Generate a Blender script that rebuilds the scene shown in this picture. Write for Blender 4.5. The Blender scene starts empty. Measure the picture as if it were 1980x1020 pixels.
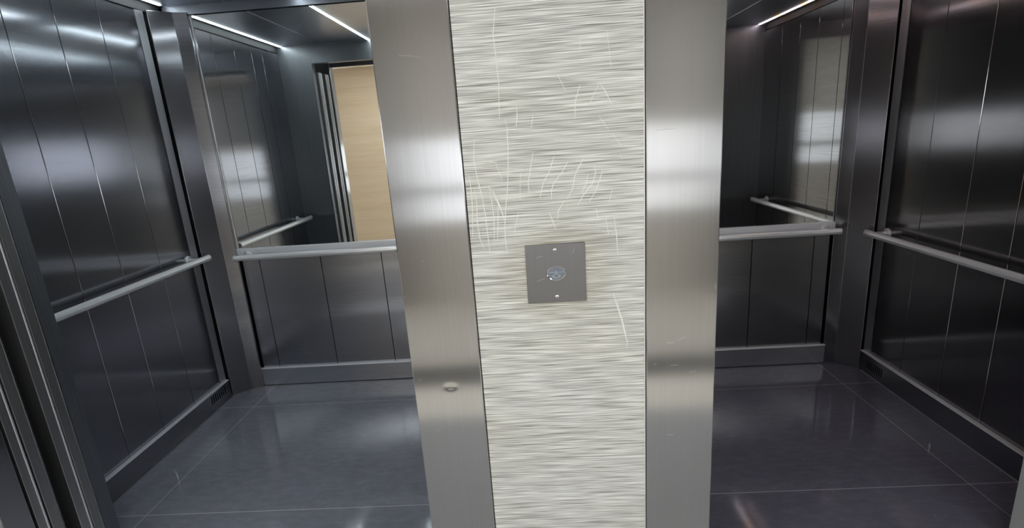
import bpy, bmesh, math
from mathutils import Vector, Matrix

C = bpy.context.scene.collection
S = bpy.context.scene

# ------------------------------------------------------------------ helpers
def link(o):
    C.objects.link(o); return o

class MB:
    """collects boxes, prisms and tubes into one bmesh"""
    def __init__(s): s.bm = bmesh.new()
    def box(s, x0, x1, y0, y1, z0, z1, bev=0.0, seg=1):
        x0, x1 = sorted((x0, x1)); y0, y1 = sorted((y0, y1)); z0, z1 = sorted((z0, z1))
        t = bmesh.new()
        bmesh.ops.create_cube(t, size=1)
        for v in t.verts:
            v.co = Vector((x0 + (v.co.x + .5) * (x1 - x0), y0 + (v.co.y + .5) * (y1 - y0), z0 + (v.co.z + .5) * (z1 - z0)))
        if bev > 0:
            bmesh.ops.bevel(t, geom=t.edges[:], offset=bev, segments=seg, affect='EDGES', profile=.5)
        s.merge(t); return s
    def merge(s, t):
        me = bpy.data.meshes.new('tmp'); t.to_mesh(me); t.free(); s.bm.from_mesh(me); bpy.data.meshes.remove(me)
    def prism(s, pts, z0, z1, axis='Z', bev=0.0):
        """pts: outline; extruded along axis. axis Z: pts=(x,y); axis X: pts=(y,z); axis Y: pts=(x,z)"""
        t = bmesh.new()
        def mk(p, h):
            return {'Z': (p[0], p[1], h), 'X': (h, p[0], p[1]), 'Y': (p[0], h, p[1])}[axis]
        a = [t.verts.new(mk(p, z0)) for p in pts]; b = [t.verts.new(mk(p, z1)) for p in pts]
        n = len(pts)
        t.faces.new(a); t.faces.new(b[::-1])
        for i in range(n):
            t.faces.new((a[i], b[i], b[(i + 1) % n], a[(i + 1) % n]))
        bmesh.ops.recalc_face_normals(t, faces=t.faces[:])
        if bev > 0:
            bmesh.ops.bevel(t, geom=t.edges[:], offset=bev, segments=2, affect='EDGES', profile=.5)
        s.merge(t); return s
    def lathe(s, prof, origin, axis='Y', n=32, sx=1.0, sz=1.0):
        """prof: (radius, height along axis); sx stretches the first cross axis"""
        t = bmesh.new(); rings = []
        o = Vector(origin)
        for r, h in prof:
            ring = []
            for i in range(n):
                a = 2 * math.pi * i / n; u, w = r * math.cos(a) * sx, r * math.sin(a) * sz
                p = {'Y': (u, h, w), 'X': (h, u, w), 'Z': (u, w, h)}[axis]
                ring.append(t.verts.new(o + Vector(p)))
            rings.append(ring)
        for k in range(len(rings) - 1):
            for i in range(n):
                t.faces.new((rings[k][i], rings[k][(i + 1) % n], rings[k + 1][(i + 1) % n], rings[k + 1][i]))
        t.faces.new(rings[0][::-1]); t.faces.new(rings[-1])
        bmesh.ops.recalc_face_normals(t, faces=t.faces[:])
        s.merge(t); return s
    def ribbon(s, pts, y, w, h):
        """thin raised stroke on a wall that faces -Y; pts=(x,z)"""
        t = bmesh.new(); n = len(pts); sec = []
        for i, p in enumerate(pts):
            q0 = pts[max(i - 1, 0)]; q1 = pts[min(i + 1, n - 1)]
            d = Vector((q1[0] - q0[0], q1[1] - q0[1])).normalized(); k = Vector((-d.y, d.x))
            ww = w * (.55 if i in (0, n - 1) else 1) / 2
            a = (p[0] + k.x * ww, y, p[1] + k.y * ww); b = (p[0] - k.x * ww, y, p[1] - k.y * ww)
            sec.append([t.verts.new(a), t.verts.new((p[0], y - h, p[1])), t.verts.new(b)])
        for i in range(n - 1):
            for j in range(2):
                t.faces.new((sec[i][j], sec[i + 1][j], sec[i + 1][j + 1], sec[i][j + 1]))
        bmesh.ops.recalc_face_normals(t, faces=t.faces[:])
        s.merge(t); return s
    def build(s, name, mat, parent=None, origin=None, smooth=False):
        bm = s.bm
        co = [v.co for v in bm.verts]
        if parent is not None:
            r = root_of(parent)
        else:
            if origin is None:
                xs = [c.x for c in co]; ys = [c.y for c in co]; zs = [c.z for c in co]
                origin = ((min(xs) + max(xs)) / 2, (min(ys) + max(ys)) / 2, min(zs))
            r = Vector(origin)
        for v in bm.verts: v.co -= r
        me = bpy.data.meshes.new(name); bm.to_mesh(me); bm.free()
        if smooth:
            for p in me.polygons: p.use_smooth = True
            try: me.set_sharp_from_angle(angle=math.radians(32))
            except Exception: pass
        me.materials.append(mat)
        o = link(bpy.data.objects.new(name, me))
        if parent is not None:
            o.parent = parent
        else:
            o.location = r
        return o

def root_of(o):
    p = Vector(o.location)
    while o.parent is not None:
        o = o.parent; p += Vector(o.location)
    return p

def tag(o, label=None, cat=None, group=None, kind=None):
    if label: o['label'] = label
    if cat: o['category'] = cat
    if group: o['group'] = group
    if kind: o['kind'] = kind
    return o

def empty(name, loc, label, cat, group=None, kind=None):
    o = link(bpy.data.objects.new(name, None)); o.location = loc; o.empty_display_size = .1
    return tag(o, label, cat, group, kind)

def struct(o, label, cat): return tag(o, label, cat, kind='structure')

# ------------------------------------------------------------------ materials
class N:
    def __init__(s, name):
        s.m = bpy.data.materials.new(name); s.m.use_nodes = True
        s.t = s.m.node_tree; s.t.nodes.clear()
        s.out = s.n('ShaderNodeOutputMaterial'); s.b = s.n('ShaderNodeBsdfPrincipled')
        s.l(s.b.outputs[0], s.out.inputs[0])
    def n(s, typ, **kw):
        x = s.t.nodes.new(typ)
        for k, v in kw.items(): setattr(x, k, v)
        return x
    def l(s, a, b): s.t.links.new(a, b)
    def pos(s, scale=(1, 1, 1), loc=(0, 0, 0)):
        g = s.n('ShaderNodeNewGeometry'); m = s.n('ShaderNodeMapping')
        m.inputs['Scale'].default_value = scale; m.inputs['Location'].default_value = loc
        s.l(g.outputs['Position'], m.inputs[0]); return m.outputs[0]
    def noise(s, vec, scale=1, detail=3, rough=.5):
        x = s.n('ShaderNodeTexNoise'); x.inputs['Scale'].default_value = scale
        x.inputs['Detail'].default_value = detail; x.inputs['Roughness'].default_value = rough
        s.l(vec, x.inputs['Vector']); return x.outputs['Fac']
    def ramp(s, fac, stops, interp='LINEAR'):
        r = s.n('ShaderNodeValToRGB'); r.color_ramp.interpolation = interp
        e = r.color_ramp.elements
        while len(e) < len(stops): e.new(.5)
        for i, (p, c) in enumerate(stops):
            e[i].position = p; e[i].color = (c if hasattr(c, '__len__') else (c, c, c)) [:3] + (1,) if hasattr(c, '__len__') else (c, c, c, 1)
        s.l(fac, r.inputs[0]); return r.outputs[0]
    def math(s, op, a, b=None, clamp=False):
        x = s.n('ShaderNodeMath', operation=op); x.use_clamp = clamp
        for i, v in enumerate((a, b)):
            if v is None: continue
            if isinstance(v, (int, float)): x.inputs[i].default_value = v
            else: s.l(v, x.inputs[i])
        return x.outputs[0]
    def mix(s, fac, a, b, blend='MIX'):
        x = s.n('ShaderNodeMix', data_type='RGBA', blend_type=blend)
        for k, v in ((0, fac), (6, a), (7, b)):
            if isinstance(v, (int, float)): x.inputs[k].default_value = v
            elif isinstance(v, tuple): x.inputs[k].default_value = v + (1,)
            else: s.l(v, x.inputs[k])
        return x.outputs[2]
    def bump(s, h, strength=.2, dist=.001):
        b = s.n('ShaderNodeBump'); b.inputs['Strength'].default_value = strength; b.inputs['Distance'].default_value = dist
        s.l(h, b.inputs['Height']); s.l(b.outputs[0], s.b.inputs['Normal']); return b
    def set(s, **kw):
        for k, v in kw.items():
            i = s.b.inputs[k.replace('_', ' ')]
            if hasattr(v, 'is_linked'): s.l(v, i)
            else: i.default_value = v if not (isinstance(v, tuple) and len(v) == 3) else v + (1,)
        return s

def plain(name, col, rough=.5, metal=0.0, spec=.5):
    return N(name).set(Base_Color=col, Roughness=rough, Metallic=metal, Specular_IOR_Level=spec).m

def sep(k, vec):
    x = k.n('ShaderNodeSeparateXYZ'); k.l(vec, x.inputs[0]); return x.outputs

def brushed(name, col, rough, aniso, brush='H', var=.12, bumpk=.03, smear='Z', smudge=.10, wide=0.0, wide_rough=.5):
    """brushed steel; brush 'H' fine lines along the horizontal, 'V' along the vertical.
    smear: direction in which reflections are stretched ('Z' vertical, 'H' horizontal)"""
    k = N(name)
    sc = (3, 3, 520) if brush == 'H' else (420, 420, 3)
    f = k.noise(k.pos(sc), 1, 2, .6)
    g = k.noise(k.pos((1.3, 1.3, 2.2)), 1.6, 4, .55)
    c1 = k.mix(k.ramp(f, [(.3, 0.0), (.7, 1.0)]), tuple(c * (1 - var) for c in col), tuple(min(1, c * (1 + var)) for c in col))
    r = k.math('ADD', k.math('MULTIPLY', g, smudge), rough - smudge * .5)
    geo = k.n('ShaderNodeNewGeometry')
    k.set(Base_Color=c1, Metallic=1.0, Roughness=r, Anisotropic=aniso)
    if aniso > 0:
        if smear == 'H':
            x = k.n('ShaderNodeVectorMath', operation='CROSS_PRODUCT'); k.l(geo.outputs['True Normal'], x.inputs[0]); x.inputs[1].default_value = (.01, .02, 1)
            k.l(x.outputs[0], k.b.inputs['Tangent'])
        else:
            x = k.n('ShaderNodeCombineXYZ'); x.inputs[0].default_value = .01; x.inputs[1].default_value = .01; x.inputs[2].default_value = 1
            k.l(x.outputs[0], k.b.inputs['Tangent'])
    if bumpk > 0:
        k.bump(f, bumpk, .0006)
    if wide > 0:
        # second, broad lobe of the brushed finish: grooves scatter light up and down
        b2 = k.n('ShaderNodeBsdfPrincipled'); b2.inputs['Metallic'].default_value = 1.0
        b2.inputs['Roughness'].default_value = wide_rough; b2.inputs['Anisotropic'].default_value = .7
        k.l(c1, b2.inputs['Base Color'])
        x = k.n('ShaderNodeCombineXYZ'); x.inputs[0].default_value = .01; x.inputs[1].default_value = .01; x.inputs[2].default_value = 1
        k.l(x.outputs[0], b2.inputs['Tangent'])
        mx = k.n('ShaderNodeMixShader'); mx.inputs[0].default_value = wide
        k.l(k.b.outputs[0], mx.inputs[1]); k.l(b2.outputs[0], mx.inputs[2]); k.l(mx.outputs[0], k.out.inputs[0])
    return k

# ------------------------------------------------------------------ numbers
LED_L, LED_R, LAMP, BAND_GLOW, EXPO = 24.0, 9.0, 15.5, 1.55, 0.0
CAR_STEEL = (.295, .30, .325)
JAMB_STEEL = (.51, .505, .50)
M_wall_L = brushed('brushed_dark_steel', CAR_STEEL, .145, .75, 'H', smear='H', bumpk=0, smudge=.02, wide=.12).m
M_wall_R = brushed('brushed_warm_dark_steel', (.265, .26, .265), .13, .75, 'H', smear='H', bumpk=0, smudge=.02, wide=.05).m
M_front = brushed('car_front_steel', (.27, .28, .30), .34, .3, 'V', smear='H', bumpk=0, smudge=.02, wide=.4, wide_rough=.6).m
M_rim = plain('dark_rim_trim', (.22, .23, .26), .5, 1.0)
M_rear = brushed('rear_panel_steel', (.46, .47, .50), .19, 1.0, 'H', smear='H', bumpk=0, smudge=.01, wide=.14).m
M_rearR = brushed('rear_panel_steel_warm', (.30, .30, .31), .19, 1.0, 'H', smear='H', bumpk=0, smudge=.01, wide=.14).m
M_sill = plain('sill_aluminium', (.80, .80, .80), .5, .15)
M_post = brushed('post_steel', (.255, .255, .27), .15, .6, 'H', smear='H', bumpk=0, smudge=.02, wide=.25).m
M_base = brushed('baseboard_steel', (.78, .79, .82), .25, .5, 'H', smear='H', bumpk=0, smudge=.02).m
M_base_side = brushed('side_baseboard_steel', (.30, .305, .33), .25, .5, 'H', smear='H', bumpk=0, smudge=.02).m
M_lip = brushed('polished_lip_steel', (.92, .93, .95), .52, .0, 'H', var=.05, bumpk=0, smudge=.04).m
M_rail = plain('satin_aluminium', (.95, .955, .965), .28, .62)
M_ledge = plain('satin_ledge_steel', (.86, .87, .90), .42, .45)
M_door = brushed('door_edge_steel', (.37, .37, .37), .40, .4, 'V', smear='H').m
M_ceil = brushed('dark_ceiling_steel', (.62, .65, .72), .33, .0, 'H', var=.06, bumpk=.0).m
M_strip = brushed('edge_strip_steel', (.58, .58, .60), .38, .3, 'V', smear='H', bumpk=0, smudge=.02).m
M_seal = plain('grey_floor_sealant', (.22, .22, .23), .6)
M_dark = plain('shadow_gap_black', (.012, .012, .013), .7)
M_mirror = plain('mirror_glass', (.80, .83, .82), .012, 1.0)

def jamb_mat():
    k = brushed('brushed_jamb_steel', JAMB_STEEL, .17, .9, 'V', var=.03, bumpk=.003, smear='H', smudge=.02)
    # the small dent in the left jamb and faint wipe marks
    geo = k.n('ShaderNodeNewGeometry')
    sc_ = k.pos((.62, 1, 1)); d = k.n('ShaderNodeVectorMath', operation='DISTANCE'); k.l(sc_, d.inputs[0]); d.inputs[1].default_value = (-.25 * .62, 1.27, .833)
    g = k.math('POWER', 2.718, k.math('MULTIPLY', k.math('MULTIPLY', d.outputs['Value'], d.outputs['Value']), -1 / (2 * .0062 ** 2)))
    bmp = [n for n in k.t.nodes if n.type == 'BUMP'][0]
    b2 = k.n('ShaderNodeBump'); b2.invert = True; b2.inputs['Strength'].default_value = .45; b2.inputs['Distance'].default_value = .0011
    k.l(g, b2.inputs['Height']); k.l(bmp.outputs[0], b2.inputs['Normal']); k.l(b2.outputs[0], k.b.inputs['Normal'])
    return k.m
M_jamb = jamb_mat()

def texture_panel():
    k = N('grey_ribbed_wall_laminate')
    a = k.noise(k.pos((9, 1, 600)), 1, 0, .5)
    b = k.noise(k.pos((15, 1, 930), (3, 0, 7)), 1, 0, .5)
    big = k.noise(k.pos((2.2, 1, 5)), 1, 3, .5)
    f = k.math('ADD', k.math('MULTIPLY', a, .6), k.math('MULTIPLY', b, .4))
    c = k.ramp(f, [(.28, (.20, .19, .16)), (.39, (.48, .475, .43)), (.46, (.63, .625, .58)), (.56, (.73, .725, .675)), (.68, (.99, .985, .93))])
    # brown handling stain above and below the call plate
    sx = sep(k, k.pos())
    dx = k.math('DIVIDE', k.math('SUBTRACT', sx[0], .065), .17)
    dz = k.math('DIVIDE', k.math('SUBTRACT', sx[2], 1.15), .15)
    q = k.math('ADD', k.math('MULTIPLY', dx, dx), k.math('MULTIPLY', dz, dz))
    m = k.math('SUBTRACT', 1.0, q, True)
    m = k.math('MULTIPLY', m, k.ramp(b, [(.35, 1.0), (.62, .25)]))
    c = k.mix(k.math('MULTIPLY', m, .95), c, (.34, .29, .19))
    c = k.mix(k.math('MULTIPLY', k.ramp(big, [(.45, 0.0), (.75, 1.0)]), .35), c, k.mix(1.0, c, (.90, .84, .74), 'MULTIPLY'))
    k.set(Base_Color=c, Roughness=.55, Specular_IOR_Level=.35)
    k.bump(f, .5, .0018)
    return k.m
M_panel = texture_panel()

def tile(name, base, xs, ys, grout=(.42, .43, .46)):
    k = N(name)
    s = sep(k, k.pos())
    g = None
    for ax, vals in ((0, xs), (1, ys)):
        for v in vals:
            x = k.math('LESS_THAN', k.math('ABSOLUTE', k.math('SUBTRACT', s[ax], v)), .0019)
            g = x if g is None else k.math('MAXIMUM', g, x)
    sm = k.noise(k.pos((1.4, 2.6, 1)), 1.7, 3, .5)
    sm2 = k.noise(k.pos((10, 22, 1)), 1.5, 7, .7)
    fl = k.noise(k.pos((1, 1, 1)), 160, 0)
    c = k.mix(k.ramp(sm, [(.3, 0.0), (.8, 1.0)]), tuple(b * .92 for b in base), tuple(b * 1.08 for b in base))
    c = k.mix(k.math('MULTIPLY', k.ramp(sm2, [(.42, 0.0), (.80, 1.0)]), .6), c, tuple(b * 1.55 for b in base))
    c = k.mix(k.ramp(fl, [(.85, 0.0), (.87, 1.0)]), c, (.4, .4, .4))
    c = k.mix(g, c, grout)
    r = k.math('ADD', k.math('MULTIPLY', sm2, .07), .05)
    k.set(Base_Color=c, Roughness=r, Specular_IOR_Level=.55)
    return k.m
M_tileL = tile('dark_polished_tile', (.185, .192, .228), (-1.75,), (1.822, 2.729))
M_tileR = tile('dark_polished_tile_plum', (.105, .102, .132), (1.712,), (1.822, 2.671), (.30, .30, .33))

def wood():
    k = N('oak_wall_veneer')
    a = k.noise(k.pos((2.5, 2.5, 90)), 1, 5, .6)
    b = k.noise(k.pos((.8, .8, 9)), 1, 3, .5)
    c = k.ramp(k.math('ADD', k.math('MULTIPLY', a, .6), k.math('MULTIPLY', b, .4)), [(.35, (.78, .60, .40)), (.5, (.86, .68, .475)), (.65, (.91, .745, .545))])
    k.set(Base_Color=c, Roughness=.45); return k.m
M_wood = wood()
M_dim = plain('dim_grey_paint', (.16, .16, .165), .7)
M_paint = plain('warm_grey_paint', (.82, .77, .70), .7)
M_ceilpaint = plain('white_ceiling_paint', (.80, .77, .72), .8)

def lobby_floor():
    k = N('lobby_floor_added_bands'); s = sep(k, k.pos())
    n = k.noise(k.pos(), 6, 5, .6)
    # bands added to stripe the jamb reflections: grey, pale, dark, grey
    c = k.ramp(k.math('DIVIDE', k.math('ADD', s[1], 3.0), 5.0),
               [(0.0, (.68, .64, .58)), (.474, (.02, .02, .022)), (.533, (.92, .87, .77)), (.606, (.40, .40, .41))], 'CONSTANT')
    c = k.mix(k.math('MULTIPLY', n, .25), c, k.mix(1.0, c, (.7, .7, .7), 'MULTIPLY'))
    k.set(Base_Color=c, Roughness=.35); return k.m
M_lobbyfloor = lobby_floor()

def emit(name, col, strength):
    k = N(name); k.set(Base_Color=(.9, .9, .9), Emission_Color=col, Emission_Strength=strength); return k.m
M_ledL = emit('cool_white_led', (.86, .97, 1.0), LED_L)
def led_right():
    k = N('mixed_white_amber_led'); s = sep(k, k.pos())
    # diodes of two tints along the strip
    f = k.math('FRACT', k.math('DIVIDE', s[1], .36))
    c = k.ramp(f, [(0.0, (1.0, .52, .18)), (.22, (1.0, .80, .85))], 'CONSTANT')
    k.set(Base_Color=(.9, .9, .9), Emission_Color=c, Emission_Strength=LED_R); return k.m
M_ledR = led_right()
M_lamp = emit('lobby_lamp_diffuser', (.94, .98, 1.0), LAMP)
M_window = emit('added_reflection_glow', (.92, .95, 1.0), BAND_GLOW)  # made-up glow behind the camera, set per bay for the reflected bands
M_glow_dim = emit('added_reflection_glow_dim', (.94, .96, .97), BAND_GLOW * .74)
M_glow_right = emit('added_reflection_glow_right', (.92, .95, 1.0), BAND_GLOW * 3.2)
M_glow_left = emit('added_reflection_glow_left', (.92, .95, 1.0), BAND_GLOW * 5.0)
M_plate = brushed('call_plate_steel', (.27, .265, .27), .42, .3, 'V', var=.03, bumpk=.01, smear='H').m
M_chrome = plain('chrome', (.85, .85, .86), .10, 1.0)
M_button = plain('smoked_button_face', (.20, .225, .27), .2, 0.0, .6)
M_white = plain('white_print', (.80, .82, .85), .5)
M_scratch = plain('scratched_cream_core', (.95, .94, .87), .7)
M_pale = plain('pale_scrape', (.62, .61, .58), .5)
M_lit_reveal = plain('pale_lit_reveal', (.55, .57, .55), .45, .4)
SCR = [[(-0.129,1.489),(-0.133,1.44),(-0.129,1.4),(-0.12,1.348),(-0.116,1.303),(-0.114,1.254),(-0.112,1.202)],[(-0.048,1.51),(-0.047,1.474),(-0.05,1.419),(-0.056,1.363),(-0.063,1.319),(-0.069,1.274),(-0.07,1.238),(-0.068,1.204)],[(-0.149,1.407),(-0.146,1.363),(-0.148,1.315),(-0.153,1.25)],[(-0.139,1.372),(-0.135,1.337),(-0.138,1.291),(-0.135,1.245),(-0.126,1.216)],[(-0.102,1.376),(-0.097,1.337),(-0.095,1.295),(-0.099,1.223)],[(-0.099,1.372),(-0.084,1.337),(-0.072,1.307),(-0.07,1.287)],[(-0.092,1.366),(-0.078,1.327),(-0.071,1.297)],[(-0.081,1.34),(-0.086,1.275),(-0.091,1.236)],[(-0.08,1.431),(-0.067,1.388)],[(-0.021,1.405),(-0.026,1.339)],[(0.013,1.452),(0.003,1.407),(-0.003,1.376),(-0.001,1.347)],[(0.064,1.439),(0.052,1.406),(0.034,1.376),(0.024,1.339)],[(0.098,1.425),(0.081,1.398),(0.059,1.372),(0.054,1.356),(0.053,1.333)],[(0.135,1.429),(0.119,1.402),(0.112,1.384),(0.106,1.356),(0.092,1.333)],[(0.132,1.417),(0.12,1.402)],[(0.164,1.41),(0.164,1.391),(0.155,1.365),(0.132,1.339),(0.117,1.314)],[(0.182,1.399),(0.174,1.374),(0.164,1.349),(0.147,1.322)],[(0.146,1.392),(0.141,1.37),(0.129,1.345)],[(0.205,1.35),(0.196,1.319)],[(0.083,1.326),(0.069,1.304),(0.066,1.282)],[(0.045,1.303),(0.053,1.279),(0.06,1.256)],[(0.163,1.305),(0.168,1.275)],[(0.187,1.282),(0.193,1.235)],[(0.208,1.283),(0.214,1.224),(0.215,1.184)],[(-0.032,1.307),(-0.046,1.253)],[(0.207,1.484),(0.228,1.453)],[(0.225,1.432),(0.229,1.422)],[(-0.096,1.436),(-0.078,1.434)],[(0.179,1.603),(0.154,1.556)],[(0.179,1.603),(0.192,1.582),(0.207,1.551)],[(-0.055,1.781),(-0.064,1.728),(-0.061,1.671),(-0.059,1.62),(-0.063,1.536)],[(-0.02,1.561),(-0.02,1.542),(-0.024,1.515)],[(0.137,1.708),(0.135,1.677)],[(0.199,1.715),(0.207,1.637)],[(0.081,1.627),(0.098,1.59)],[(0.133,1.601),(0.121,1.566),(0.118,1.524)],[(-0.049,1.535),(-0.045,1.499)],[(0.176,1.526),(0.198,1.494)],[(0.018,1.537),(0.012,1.511)],[(0.202,1.081),(0.211,1.043),(0.22,1.012),(0.228,0.977),(0.237,0.938),(0.235,0.922)],[(0.21,1.06),(0.225,1.001),(0.234,0.956)]]
YP = 1.27          # plane of the landing door frames
# ------------------------------------------------------------------ lobby shell
struct(MB().box(-5.5, 5.5, -1.9, 1.50, -.06, 0).build('floor', M_lobbyfloor), 'lobby floor with tone bands added for the jamb reflections, in front of the two lifts', 'floor')
struct(MB().box(-5.5, 5.5, -2.0, 1.50, 2.62, 2.72).build('ceiling', M_ceilpaint), 'white lobby ceiling in front of the two lifts', 'ceiling')
def wall_with_gaps(x0, x1, gaps):
    """opposite lobby wall with openings for the added glow panes (xa, xb, za, zb)"""
    m = MB(); x = x0
    for xa, xb, za, zb in gaps:
        if xa > x: m.box(x, xa, -2.0, -1.9, 0, 2.62)
        m.box(xa, xb, -2.0, -1.9, 0, za).box(xa, xb, -2.0, -1.9, zb, 2.62); x = xb
    if x1 > x: m.box(x, x1, -2.0, -1.9, 0, 2.62)
    return m
struct(wall_with_gaps(-5.5, -2.95, [(-5.3, -2.95, 1.2, 1.85)]).build('wall_lobby_far', M_dim), 'dim grey lobby wall with added glow panes, beyond the oak wall', 'wall')
struct(wall_with_gaps(-2.95, -1.82, []).build('wall_lobby', M_wood), 'oak veneered lobby wall facing the lifts, seen in the left mirror', 'wall')
struct(wall_with_gaps(-1.82, -1.0, []).build('wall_lobby_niche', M_dim), 'dim grey strip of lobby wall between the oak wall and the added middle panes', 'wall')
struct(wall_with_gaps(-1.0, 1.55, [(-1.0, 1.55, .77, 1.52)]).build('wall_lobby_middle', M_paint), 'warm grey lobby wall around the added middle glow panes', 'wall')
struct(MB().box(-.2, .95, -1.898, -1.878, 1.60, 2.5, .004).build('trim_5', M_dim), 'unseen dim grey panel added over the middle glow panes to darken the mirror reflection', 'wall panel')  # unseen board added to darken what the left mirror reflects
struct(wall_with_gaps(1.55, 5.5, [(2.3, 5.3, .85, 1.38)]).build('wall_lobby_side', M_dim), 'dim grey lobby wall facing the right lift', 'wall')
for i, (xa, xb, za, zb, bar, lab) in enumerate(((-1.0, 1.55, .77, 1.52, .29, 'middle set of glow panes with a bar, added for the steel reflections, facing the pier between the lifts'),
                                                (-5.3, -2.95, 1.2, 1.85, .12, 'unseen glow panes added in the dim grey wall beyond the left lift'),
                                                (2.3, 5.3, .85, 1.38, .10, 'unseen glow panes added in the dim grey wall beyond the right lift'))):
    wn = empty('window_%d' % (i + 1), ((xa + xb) / 2, -1.95, za), lab, 'window', kind='structure')  # unseen glowing panes added so jambs and car walls reflect bright bands
    MB().box(xa, xb, -1.97, -1.91, za, za + .02).box(xa, xb, -1.97, -1.91, zb - .02, zb).box(xa, xb, -1.97, -1.91, za + bar - .035, za + bar + .035 - (.05 if i else 0)).build('window_frame', M_rail, wn)  # middle bar added to split the reflected glow
    xm = (xa + xb) / 2 + .25
    MB().box(xm - .02, xm + .02, -1.97, -1.91, za + .021, zb - .021).build('glow_divider', M_rail, wn)
    MB().box(xa, xm - .02, -1.945, -1.940, za + .02, zb - .02).build('glow_pane', (M_window, M_glow_left, M_glow_right)[i], wn)
    MB().box(xm + .02, xb, -1.945, -1.940, za + .02, zb - .02).build('glow_pane', (M_glow_dim, M_glow_left, M_glow_right)[i], wn)
struct(MB().box(-5.6, -5.5, -2.0, 1.5, 0, 2.62).build('wall_lobby_left', M_dim), 'dim grey end wall of the lobby on the left', 'wall')
struct(MB().box(5.5, 5.6, -2.0, 1.5, 0, 2.62).build('wall_lobby_right', M_dim), 'grey painted end wall of the lobby on the right', 'wall')

# landing wall: pieces above and beside the door openings, and the panelled pier between them
MB_ = MB()
HD = 2.16
lw = MB().box(-5.5, -1.885, YP + .02, YP + .09, 0, 2.62)
struct(lw.build('wall_landing_left', M_paint), 'grey landing wall left of the left lift', 'wall')
lw = MB().box(1.80, 5.5, YP + .02, YP + .09, 0, 2.62)
struct(lw.build('wall_landing_right', M_paint), 'grey landing wall right of the right lift', 'wall')
lw = MB().box(-1.885, -.36, YP + .02, YP + .10, HD + .16, 2.62).box(.475, 1.80, YP + .02, YP + .10, HD + .16, 2.62)
struct(lw.build('wall_landing_top', M_paint), 'grey landing wall over the two lift doors', 'wall')

pier = MB().box(-.1600, .2825, YP + .004, YP + .10, 0, 2.62)
pw = struct(pier.build('wall_center', M_panel), 'pier faced in grey horizontally ribbed laminate with scratches, between the two lifts', 'wall panel')
sc = MB()
for p in SCR:
    sc.ribbon(p, YP + .0041, .0023, .0007)
tag(sc.build('scratch_marks', M_scratch, pw), 'cream scratches in the ribbed laminate')
MB().box(-.1625, -.1598, YP + .012, YP + .06, 0, 2.62).build('edge_strip', M_dark, pw)
MB().box(.2825, .2845, YP + .002, YP + .06, 0, 2.62).build('edge_strip', M_rail, pw)

# ------------------------------------------------------------------ door frames
def frame(side, xo, xi, label, top):
    r = empty('elevator_door_frame', (side * (xo + xi) / 2, YP + .06, 0), label, 'door frame', 'brushed steel lift door frames')
    w_o = .19
    # outer jamb
    MB().box(side * (xo + w_o), side * xo, YP, YP + .085, 0, top + .16, .0025, 2).build('jamb', M_jamb, r)
    # jamb on the pier: wide face and return towards the opening
    xin = {-1: -.1625, 1: .2865}[side]
    j = MB().box(side * xi if side > 0 else -xi, xin, YP, YP + .085, 0, top + .16, .0025, 2).build('jamb', M_jamb, r)
    MB().box(side * xo - side * .0005, side * xi + side * .0005, YP, YP + .085, top, top + .16, .0025, 2).build('header', M_jamb, r)
    MB().box(side * xo - side * .001, side * xi + side * .001, YP + .03, YP + .19, -.03, .002).build('sill', M_sill, r)
    return r, j
fL, jL = frame(-1, 1.685, .3526, 'brushed steel door frame of the left lift, with a dented jamb', HD)
fR, jR = frame(1, 1.60, .4704, 'brushed steel door frame of the right lift, its jamb right of the call plate', HD)
# scrapes on the jambs
m = MB()
for (x, z, l) in ((-.3455, .955, .006), (-.345, .99, .004), (-.3475, .92, .005), (-.343, 1.02, .004), (-.347, 1.10, .004), (-.338, .86, .008), (-.29, 1.195, .006), (-.317, 1.195, .004), (-.245, 1.06, .004), (-.30, .70, .003)):
    m.ribbon([(x, z), (x + l, z + .001)], YP - .0001, .0012, .0003)
m.ribbon([(-.290, 1.695), (-.262, 1.692), (-.235, 1.686)], YP - .0001, .0007, .0003)
m.build('scrape_mark', M_pale, jL)
m = MB()
for pts in ([(.340, .932), (.352, .931), (.362, .934)], [(.372, .938), (.382, .944), (.392, .945)], [(.312, 1.484), (.335, 1.485), (.358, 1.484)], [(.463, 1.09), (.4645, 1.082), (.464, 1.074)], [(.405, .803), (.408, .802)], [(.41, .797), (.413, .796)], [(.345, .655), (.362, .652)], [(.308, .873), (.314, .871)], [(.352, .866), (.372, .866)]):
    m.ribbon(pts, YP - .0001, .0012, .0003)
m.build('scrape_mark', M_pale, jR)
# the tiny worn letters ECT low on the right jamb
m = MB(); u = .0042; x0, z0 = .4035, .842
def st(a, b, w=.0006): m.ribbon([(x0 + a[0] * u, z0 + a[1] * u), (x0 + b[0] * u, z0 + b[1] * u)], YP - .0001, w, .0002)
for a, b in (((0, 0), (0, 1.3)), ((0, 1.3), (.8, 1.3)), ((0, .65), (.7, .65)), ((0, 0), (.8, 0)),
             ((1.6, .1), (1.6, 1.2)), ((1.6, 1.25), (2.4, 1.3)), ((1.6, .05), (2.4, 0)),
             ((2.8, 1.3), (3.8, 1.3)), ((3.3, 1.3), (3.3, 0))): st(a, b)
m.build('worn_letters', M_pale, jR)

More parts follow.
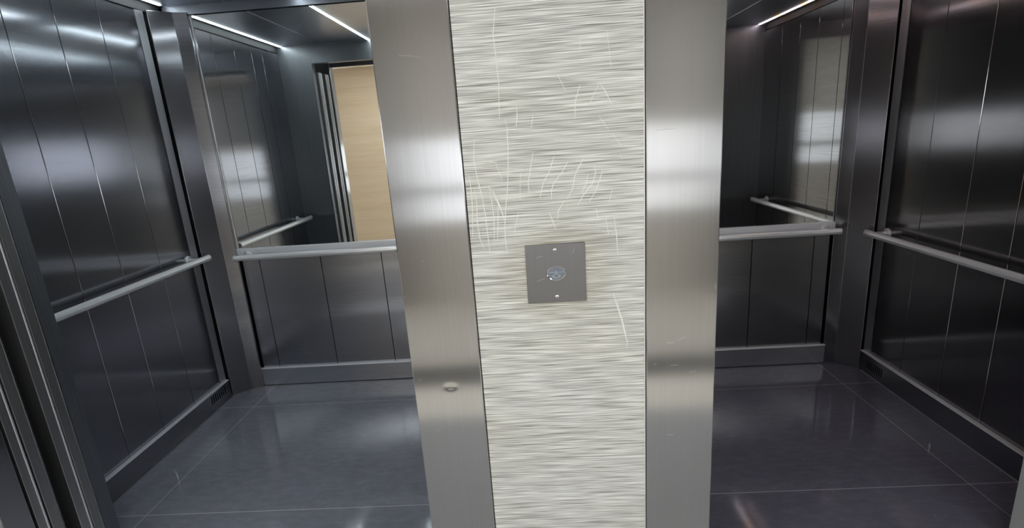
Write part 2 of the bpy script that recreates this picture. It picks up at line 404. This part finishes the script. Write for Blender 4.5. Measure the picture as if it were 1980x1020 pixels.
# ------------------------------------------------------------------ call plate
cp = empty('call_panel', (.0555, YP + .004, 1.064), 'square grey steel call plate with one oval up button on the ribbed pier', 'call button panel')
MB().box(-.021, .132, YP - .0005, YP + .0042, 1.0635, 1.2205, .0008).build('face_plate', M_plate, cp)
bx_, bz_ = .0555, 1.1425
MB().lathe([(.0258, 0), (.0258, -.0028), (.0240, -.0044), (.0222, -.0036), (.0216, -.0012)], (bx_, YP - .0004, bz_), 'Y', 48, 1.0, .735).build('button_ring', M_chrome, cp, smooth=True)
bt = MB().lathe([(.0214, 0), (.0214, -.0018), (.0205, -.0024)], (bx_, YP - .0004, bz_), 'Y', 48, 1.0, .735).build('button', M_button, cp, smooth=True)
m = MB(); yy = YP - .00282
def seg(*p): m.ribbon(list(p), yy, .0011, .0002)
cx = bx_
seg((cx - .0185, bz_ + .0035), (cx + .0185, bz_ + .0035))
seg((cx, bz_ + .0035), (cx, bz_ + .0085))
seg((cx, bz_ + .0012), (cx - .0105, bz_ - .0085)); seg((cx - .0105, bz_ - .0085), (cx - .0055, bz_ - .0085)); seg((cx - .0055, bz_ - .0085), (cx - .0055, bz_ - .0120))
seg((cx - .0055, bz_ - .0120), (cx + .0060, bz_ - .0120)); seg((cx + .0060, bz_ - .0120), (cx + .0060, bz_ - .0085)); seg((cx + .0060, bz_ - .0085), (cx + .0110, bz_ - .0085)); seg((cx + .0110, bz_ - .0085), (cx, bz_ + .0012))
tag(m.build('arrow_symbol', M_white, bt), 'white up arrow under a bar')
for z in (1.205, 1.0795):
    s_ = MB().lathe([(.0052, 0), (.0050, -.0016), (.0036, -.0026), (.0018, -.0030)], (.0553, YP - .0004, z), 'Y', 24, 1.0, .82).build('screw', M_chrome, cp, smooth=True)
    MB().lathe([(.0015, 0), (.0015, -.0005)], (.0553, YP - .0033, z), 'Y', 6).build('socket', M_dark, s_)
m = MB()
for pts in ([(.1045, 1.205), (.1005, 1.193)], [(.0035, 1.123), (.026, 1.130)], [(.0075, 1.187), (.0225, 1.190)], [(.0375, 1.1795), (.0385, 1.1795)]):
    MB().ribbon(pts, YP - .0006, .0008, .0002).build('scratch_mark', M_rail, cp)

# ------------------------------------------------------------------ lift cars
def rail_profile(w, h):
    """rounded bar with two shallow grooves; returns (a, z) outline, a across"""
    pts = []
    for i in range(40):
        t = 2 * math.pi * i / 40; c, s_ = math.cos(t), math.sin(t)
        r = 1 / ((abs(c) ** 2.25 + abs(s_) ** 2.25) ** (1 / 2.25))
        d = math.degrees(t) % 360
        for g in (48, 132, 20, 160, -25 % 360, 205):
            if abs(d - g) < 3.5: r *= .93
        pts.append((c * r * w / 2, s_ * r * h / 2))
    return pts

def handrail(label, axis, p, a0, a1, wall, z, brackets, end):
    """axis 'Y': runs along Y at x=p, wall at x=wall; axis 'X': runs along X at y=p, wall at y=wall"""
    mid = (a0 + a1) / 2
    r = empty('handrail', (p, mid, z - .018) if axis == 'Y' else (mid, p, z - .018), label, 'handrail', 'satin steel handrails in the lifts')
    W, H = .030, .036
    prof = rail_profile(W, H)
    if axis == 'Y': MB().prism([(p + a, z + b) for a, b in prof], a0, a1, 'Y').build('rail', M_rail, r, smooth=True)
    else: MB().prism([(p + a, z + b) for a, b in prof], a0, a1, 'X').build('rail', M_rail, r, smooth=True)
    # end caps
    for e, d in ((a0, -1), (a1, 1)):
        sp = [(a * .97, b * .97) for a, b in prof]
        if axis == 'Y': MB().prism([(p + a, z + b) for a, b in sp], e, e + d * .004, 'Y').build('end_cap', M_lip, r)
        else: MB().prism([(p + a, z + b) for a, b in sp], e, e + d * .004, 'X').build('end_cap', M_lip, r)
    ax = 'X' if axis == 'Y' else 'Y'
    sg = 1 if p > wall else -1
    L = abs(p - wall) - .010
    for b in brackets:
        o = (wall, b, z + .002) if axis == 'Y' else (b, wall, z + .002)
        k = MB().lathe([(.0105, 0), (.0105, sg * L)], o, ax, 20).build('bracket', M_lip, r, smooth=True)
        f = MB().lathe([(.027, 0), (.027, sg * .006), (.024, sg * .009), (.012, sg * .010)], o, ax, 28).build('flange', M_lip, k, smooth=True)
        if axis == 'X':
            MB().lathe([(.0028, 0), (.0028, sg * .001)], (b - .006, wall + sg * .0095, z + .018), ax, 10).build('screw', M_dark, k)
    return r

def car(side, P):
    s = side
    xo, xi, Yb, Yf, We, Wt, Zc = P['xo'], P['xi'], P['Yb'], P['Yf'], P['We'], P['Wt'], P['Zc']
    nm = P['nm']; mw = P['wall']; bt_ = .123
    X = lambda v: s * v
    inner = s * xi if s > 0 else -xi
    # floor
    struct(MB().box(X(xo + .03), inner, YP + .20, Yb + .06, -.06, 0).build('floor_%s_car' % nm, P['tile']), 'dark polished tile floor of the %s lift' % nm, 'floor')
    struct(MB().box(X(P['open_o']), inner, YP + .205, Yf, -.03, .0025).build('trim_%d' % (P['n'] + 2), M_sill), 'pale metal door sill of the %s lift car' % nm, 'door sill')
    # outer side wall: backing, separate panels, edge strip
    w = struct(MB().box(X(xo + .034), X(xo + .06), Yf - .06, Yb + .10, 0, Zc + .02).build('wall_%s' % nm, M_dark), '%s side wall of the %s lift in dark brushed steel panels' % (nm, nm), 'wall')
    ys = [Yf - .02] + P['seam_side'] + [We - .055]
    for a, b in zip(ys[:-1], ys[1:]):
        MB().box(X(xo + .012), X(xo + .033), a + .0014, b - .0014, bt_ - .012, Wt, .0014).build('wall_panel', mw, w)
    # chamfered edge strip of the side wall
    pts = [(X(xo + .010), We - .054), (X(xo + .004), We - .004), (X(xo + .006), We), (X(xo + .033), We), (X(xo + .033), We - .054)]
    MB().prism(pts, bt_ - .010, Wt).build('edge_strip', M_strip, w)
    # baseboard with slotted vent near its far end
    y0, y1, za, zb = P['vent']
    b = MB()
    xa, xb = X(xo - .010), X(xo + .012)
    zt = bt_ - .006
    b.box(xa, xb, Yf - .02, y0, 0.003, zt).box(xa, xb, y1, We, 0.003, zt).box(xa, xb, y0, y1, 0.003, za).box(xa, xb, y0, y1, zb, zt)
    nsl = 8; st_ = (y1 - y0) / nsl
    for i in range(nsl):
        b.box(xa, xb, y0 + i * st_, y0 + i * st_ + st_ * .52, za, zb)
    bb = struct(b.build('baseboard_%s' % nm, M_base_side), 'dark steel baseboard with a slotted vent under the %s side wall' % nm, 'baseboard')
    MB().box(X(xo - .0102), X(xo - .0145), Yf, We - .02, .0003, .0035).build('sealant_line', M_seal, bb)
    MB().box(X(xo + .0125), X(xo + .0335), Yf - .02, We, .003, bt_ - .014).build('vent_backing', M_dark, bb)
    MB().box(X(xo - .0115), X(xo + .0118), Yf - .02, We, zt, bt_, .001).build('top_lip', M_ledge, bb)
    # corner post
    g = P['post']
    struct(MB().prism([(X(a), y) for a, y in g], 0, Wt + .01, 'Z', .0016).build('trim_%d' % P['n'], M_post), 'chamfered steel corner post between the %s side wall and the mirror wall' % nm, 'corner post')
    # rear wall: backing, lower panels, baseboard
    cl = P['cl']
    rw = struct(MB().box(X(xo + .03), inner, Yb + .04, Yb + .10, 0, Zc + .02).build('wall_rear_%s' % nm, M_dark), 'rear wall of the %s lift, dark steel panels under a mirror' % nm, 'wall')
    xs = [cl - .016] + P['seam_rear']
    for a, c in zip(xs[:-1], xs[1:]):
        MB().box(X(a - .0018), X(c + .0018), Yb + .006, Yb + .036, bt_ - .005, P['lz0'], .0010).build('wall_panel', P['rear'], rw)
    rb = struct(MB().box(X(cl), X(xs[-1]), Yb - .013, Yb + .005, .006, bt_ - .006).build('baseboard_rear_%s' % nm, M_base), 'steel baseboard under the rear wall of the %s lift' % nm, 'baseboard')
    MB().box(X(cl + .003), X(xs[-1]), Yb - .0145, Yb + .0055, bt_ - .006, bt_, .001).build('top_lip', M_ledge, rb)
    MB().box(X(cl), X(xs[-1]), Yb - .008, Yb + .03, .0005, .006).build('gap', M_dark, rb)
    # mirror
    lz0, lz1 = P['lz0'], P['lz1']
    mi = empty('wall_mirror', (X((cl + xs[-1]) / 2), Yb + .01, lz0), P['mirror_label'], 'mirror', 'mirrors on the lift rear walls')
    MB().box(X(cl - .0115), X(xs[-1]), Yb, Yb + .03, lz1, Wt - .004).build('mirror_glass', M_mirror, mi)
    MB().box(X(cl - .0055), X(cl - .0115), Yb - .003, Yb + .03, lz1, Wt).build('frame', M_lip if s < 0 else M_post, mi)
    MB().box(X(cl), X(cl - .0055), Yb + .004, Yb + .03, lz1, Wt).build('frame_gap', M_dark, mi)
    MB().box(X(cl - .004), X(xs[-1]), Yb - .016, Yb + .035, lz0 + .0005, lz1 - .0005, .0015).build('ledge', M_ledge, mi)
    # inner side wall
    struct(MB().box(inner, inner + s * -.04, Yf - .05, Yb + .03, 0, Zc + .02).build('wall_inner_%s' % nm, mw), 'inner side wall of the %s lift next to the pier' % nm, 'wall')
    # front wall of the car with the door opening
    oo, oi = P['open_o'], P['open_i']
    fw = MB().box(X(xo + .012), X(oo), Yf - .060, Yf, 0, Zc, .001).box(X(oo), X(oi), Yf - .060, Yf, P['lint'], Zc, .001)
    if abs(oi - xi) > .01: fw.box(X(oi), inner, Yf - .060, Yf, 0, Zc, .001)
    fo = struct(fw.build('wall_front_%s' % nm, M_front), 'front wall of the %s lift around its door opening, seen in the mirror' % nm, 'wall')
    if s > 0:
        MB().box(X(oo - .004), X(oo - .0002), Yf - .061, Yf + .001, .003, P['lint'] - .002, .001).build('lit_reveal_plate', M_lit_reveal, fo)  # pale plate painted in for the lobby light on this reveal
    # ceiling of dark panels with a shadow gap round the rim
    cw = P['leds']
    ce = struct(MB().box(X(xo + .03), inner, Yf - .06, Yb + .04, Zc + .03, Zc + .06).build('ceiling_%s' % nm, M_dark), 'dark panelled ceiling of the %s lift' % nm, 'ceiling')
    cuts = []
    hw = .0092
    edge = [xo - .004]
    xs2 = []
    for q in cw: xs2 += [('led', q)]
    for q in P['cseam']: xs2 += [('seam', q)]
    xs2.sort(key=lambda t: -t[1] if (s < 0 or True) else t[1])
    cur = xo - .004
    if s > 0: lo = xi + .004
    else: lo = xi + .004
    for typ, q in xs2:
        h = hw if typ == 'led' else .003
        if cur - (q + h) > .004:
            MB().box(X(cur), X(q + h), Yf + .004, Yb - .012, Zc, Zc + .028, .0012).build('ceiling_panel', M_ceil, ce)
        cur = q - h
    MB().box(X(cur), X(lo), Yf + .004, Yb - .012, Zc, Zc + .028, .0012).build('ceiling_panel', M_ceil, ce)
    # rim trim over the rear wall
    MB().box(X(xo - .012), X(xs[-1]), Yb - .012, Yb + .03, Wt, Zc + .004, .001).build('rim_trim_and_shadow', M_rim, ce)
    MB().box(X(xo + .006), X(xo + .030), Yf, Yb - .012, Wt + .001, Zc + .004, .001).build('rim_trim_and_shadow', M_dark, ce)  # black strip painted in for the shadow gap above the side wall
    for q, lab in zip(cw, P['led_labels']):
        l = empty('led_strip_light', (X(q), (Yf + Yb) / 2, Zc - .004), lab, 'ceiling light', 'led strips in the lift ceilings')
        MB().box(X(q - hw + .0008), X(q + hw - .0008), Yf + .014, Yb - .055, Zc - .003, Zc + .004, .001).build('diffuser', P['led'], l)
        MB().box(X(q - hw + .0005), X(q + hw - .0005), Yf + .010, Yb - .04, Zc + .0045, Zc + .029).build('channel', M_dark, l)

# rail heights, seams and posts as measured for each lift
car(-1, dict(nm='left', n=1, xo=1.975, xi=.36, Yb=3.013, Yf=1.66, We=2.866, Wt=2.252, Zc=2.300, wall=M_wall_L, rear=M_rear, tile=M_tileL,
             seam_side=[1.913, 2.074, 2.312, 2.563], vent=(2.665, 2.815, .055, .104),
             post=[(1.972, 2.886), (1.888, 2.966), (1.823, 2.991), (1.823, 3.055), (2.02, 3.055), (2.02, 2.886)], cl=1.831,
             seam_rear=[1.706, 1.319, .937, .55, .365], lz0=.885, lz1=.924, open_o=1.715, open_i=.36, lint=2.16,
             leds=[1.940, 1.215, .48], cseam=[1.60, .85], led=M_ledL,
             led_labels=['white led strip along the left edge of the left lift ceiling', 'white led strip along the middle of the left lift ceiling', 'white led strip hidden behind the pier in the left lift ceiling'],
             mirror_label='large mirror in the left lift reflecting the oak lobby wall'))
car(1, dict(nm='right', n=2, xo=1.912, xi=.478, Yb=2.948, Yf=1.525, We=2.842, Wt=2.145, Zc=2.192, wall=M_wall_R, rear=M_rearR, tile=M_tileR,
            seam_side=[1.80, 2.054, 2.290, 2.548], vent=(2.640, 2.775, .038, .088),
            post=[(1.909, 2.852), (1.813, 2.936), (1.7435, 2.944), (1.7435, 2.99), (1.96, 2.99), (1.96, 2.858)], cl=1.747,
            seam_rear=[1.642, 1.285, .93, .483], lz0=.845, lz1=.884, open_o=1.597, open_i=.478, lint=2.06,
            leds=[1.866, 1.16, .56], cseam=[1.495, .86], led=M_ledR,
            led_labels=['pinkish white and amber led strip along the right edge of the right lift ceiling', 'led strip along the middle of the right lift ceiling', 'led strip next to the pier in the right lift ceiling'],
            mirror_label='large mirror in the right lift reflecting its dark side wall and rail'))

handrail('satin steel handrail on the left side wall of the left lift', 'Y', -1.905, 1.72, 2.845, -1.987, .915, (1.80, 2.785), 1)
handrail('satin steel handrail under the mirror of the left lift', 'X', 2.945, -1.812, -.40, 2.997, .880, (-1.757, -.46), 1)
handrail('satin steel handrail under the mirror of the right lift', 'X', 2.880, .53, 1.742, 2.932, .840, (.60, 1.687), 1)
handrail('satin steel handrail on the right side wall of the right lift', 'Y', 1.840, 1.62, 2.810, 1.924, .838, (1.70, 2.765), 1)

# ------------------------------------------------------------------ sliding doors, parked open in the wall pocket
def doors(side, xe, ys, name, label):
    r = empty(name, (side * (xe + .3), (ys[0][0] + ys[-1][1]) / 2, .004), label, 'lift door', 'open sliding lift doors')
    for i, (a, b) in enumerate(ys):
        p = MB().box(side * xe, side * (xe + .62), a, b, .006, 2.10, .0018, 2).build('door_panel', M_door, r)
        MB().box(side * (xe - .0015), side * (xe + .012), b - .007, b - .001, .006, 2.10, .0008).build('edge_strip', M_lip if i == 0 else M_post, p)
    return r
doors(-1, 1.700, ((1.506, 1.546), (1.550, 1.590)), 'car_door', 'pair of dark steel door panels parked open, inner set of the left lift')
doors(-1, 1.695, ((1.372, 1.405), (1.412, 1.452)), 'landing_door', 'pair of dark steel door panels parked open, outer set of the left lift')
doors(1, 1.607, ((1.425, 1.440), (1.444, 1.460)), 'car_door', 'pair of steel door panels parked open, inner set of the right lift')
doors(1, 1.607, ((1.368, 1.388), (1.394, 1.414)), 'landing_door', 'pair of steel door panels parked open, outer set of the right lift')

# ------------------------------------------------------------------ lobby lamps
for i, (x, lab) in enumerate(((-1.75, 'square lobby ceiling lamp in front of the left lift'), (0.06, 'square lobby ceiling lamp in front of the ribbed pier'), (1.55, 'square lobby ceiling lamp in front of the right lift'))):
    l = empty('ceiling_light', (x, -.7, 2.60), lab, 'ceiling light', 'lobby ceiling lamps')
    MB().box(x - .42, x + .42, -1.0, -.4, 2.600, 2.62, .002).build('frame', M_rail, l)
    MB().box(x - .39, x + .39, -.97, -.43, 2.592, 2.5995).build('diffuser', M_lamp, l)

# ------------------------------------------------------------------ daylight, camera, view
w = bpy.data.worlds.new('World'); S.world = w; w.use_nodes = True
bg = w.node_tree.nodes.get('Background') or w.node_tree.nodes.new('ShaderNodeBackground')
bg.inputs[0].default_value = (.86, .93, 1.0, 1); bg.inputs[1].default_value = .3

f, yaw, pit, rol = 981.238406, -0.0448939142, 0.251051362, -0.0695759437
def rot(a, b, c):
    ca, sa, cb, sb, cc, sc_ = math.cos(a), math.sin(a), math.cos(b), math.sin(b), math.cos(c), math.sin(c)
    Y = Matrix(((ca, -sa, 0), (sa, ca, 0), (0, 0, 1))); B = Matrix(((1, 0, 0), (0, 0, -1), (0, 1, 0)))
    Pm = Matrix(((1, 0, 0), (0, cb, -sb), (0, sb, cb))); Rm = Matrix(((cc, -sc_, 0), (sc_, cc, 0), (0, 0, 1)))
    return Rm @ Pm @ B @ Y
R_ = rot(yaw, pit, rol)
cam = link(bpy.data.objects.new('camera', bpy.data.cameras.new('camera')))
cam.data.sensor_width = 36; cam.data.sensor_fit = 'HORIZONTAL'; cam.data.lens = 36 * f / 1980; cam.data.clip_start = .05
mw_ = Matrix.Identity(4)
for i in range(3):
    mw_[i][0] = R_[0][i]; mw_[i][1] = -R_[1][i]; mw_[i][2] = -R_[2][i]
mw_[2][3] = 1.5
cam.matrix_world = mw_
S.camera = cam
S.view_settings.view_transform = 'Standard'; S.view_settings.look = 'None'; S.view_settings.gamma = 1; S.view_settings.use_curve_mapping = False
S.view_settings.exposure = EXPO
S.cycles.use_denoising = True
S.cycles.max_bounces = 12; S.cycles.glossy_bounces = 10; S.cycles.diffuse_bounces = 5
S.cycles.sample_clamp_indirect = 6
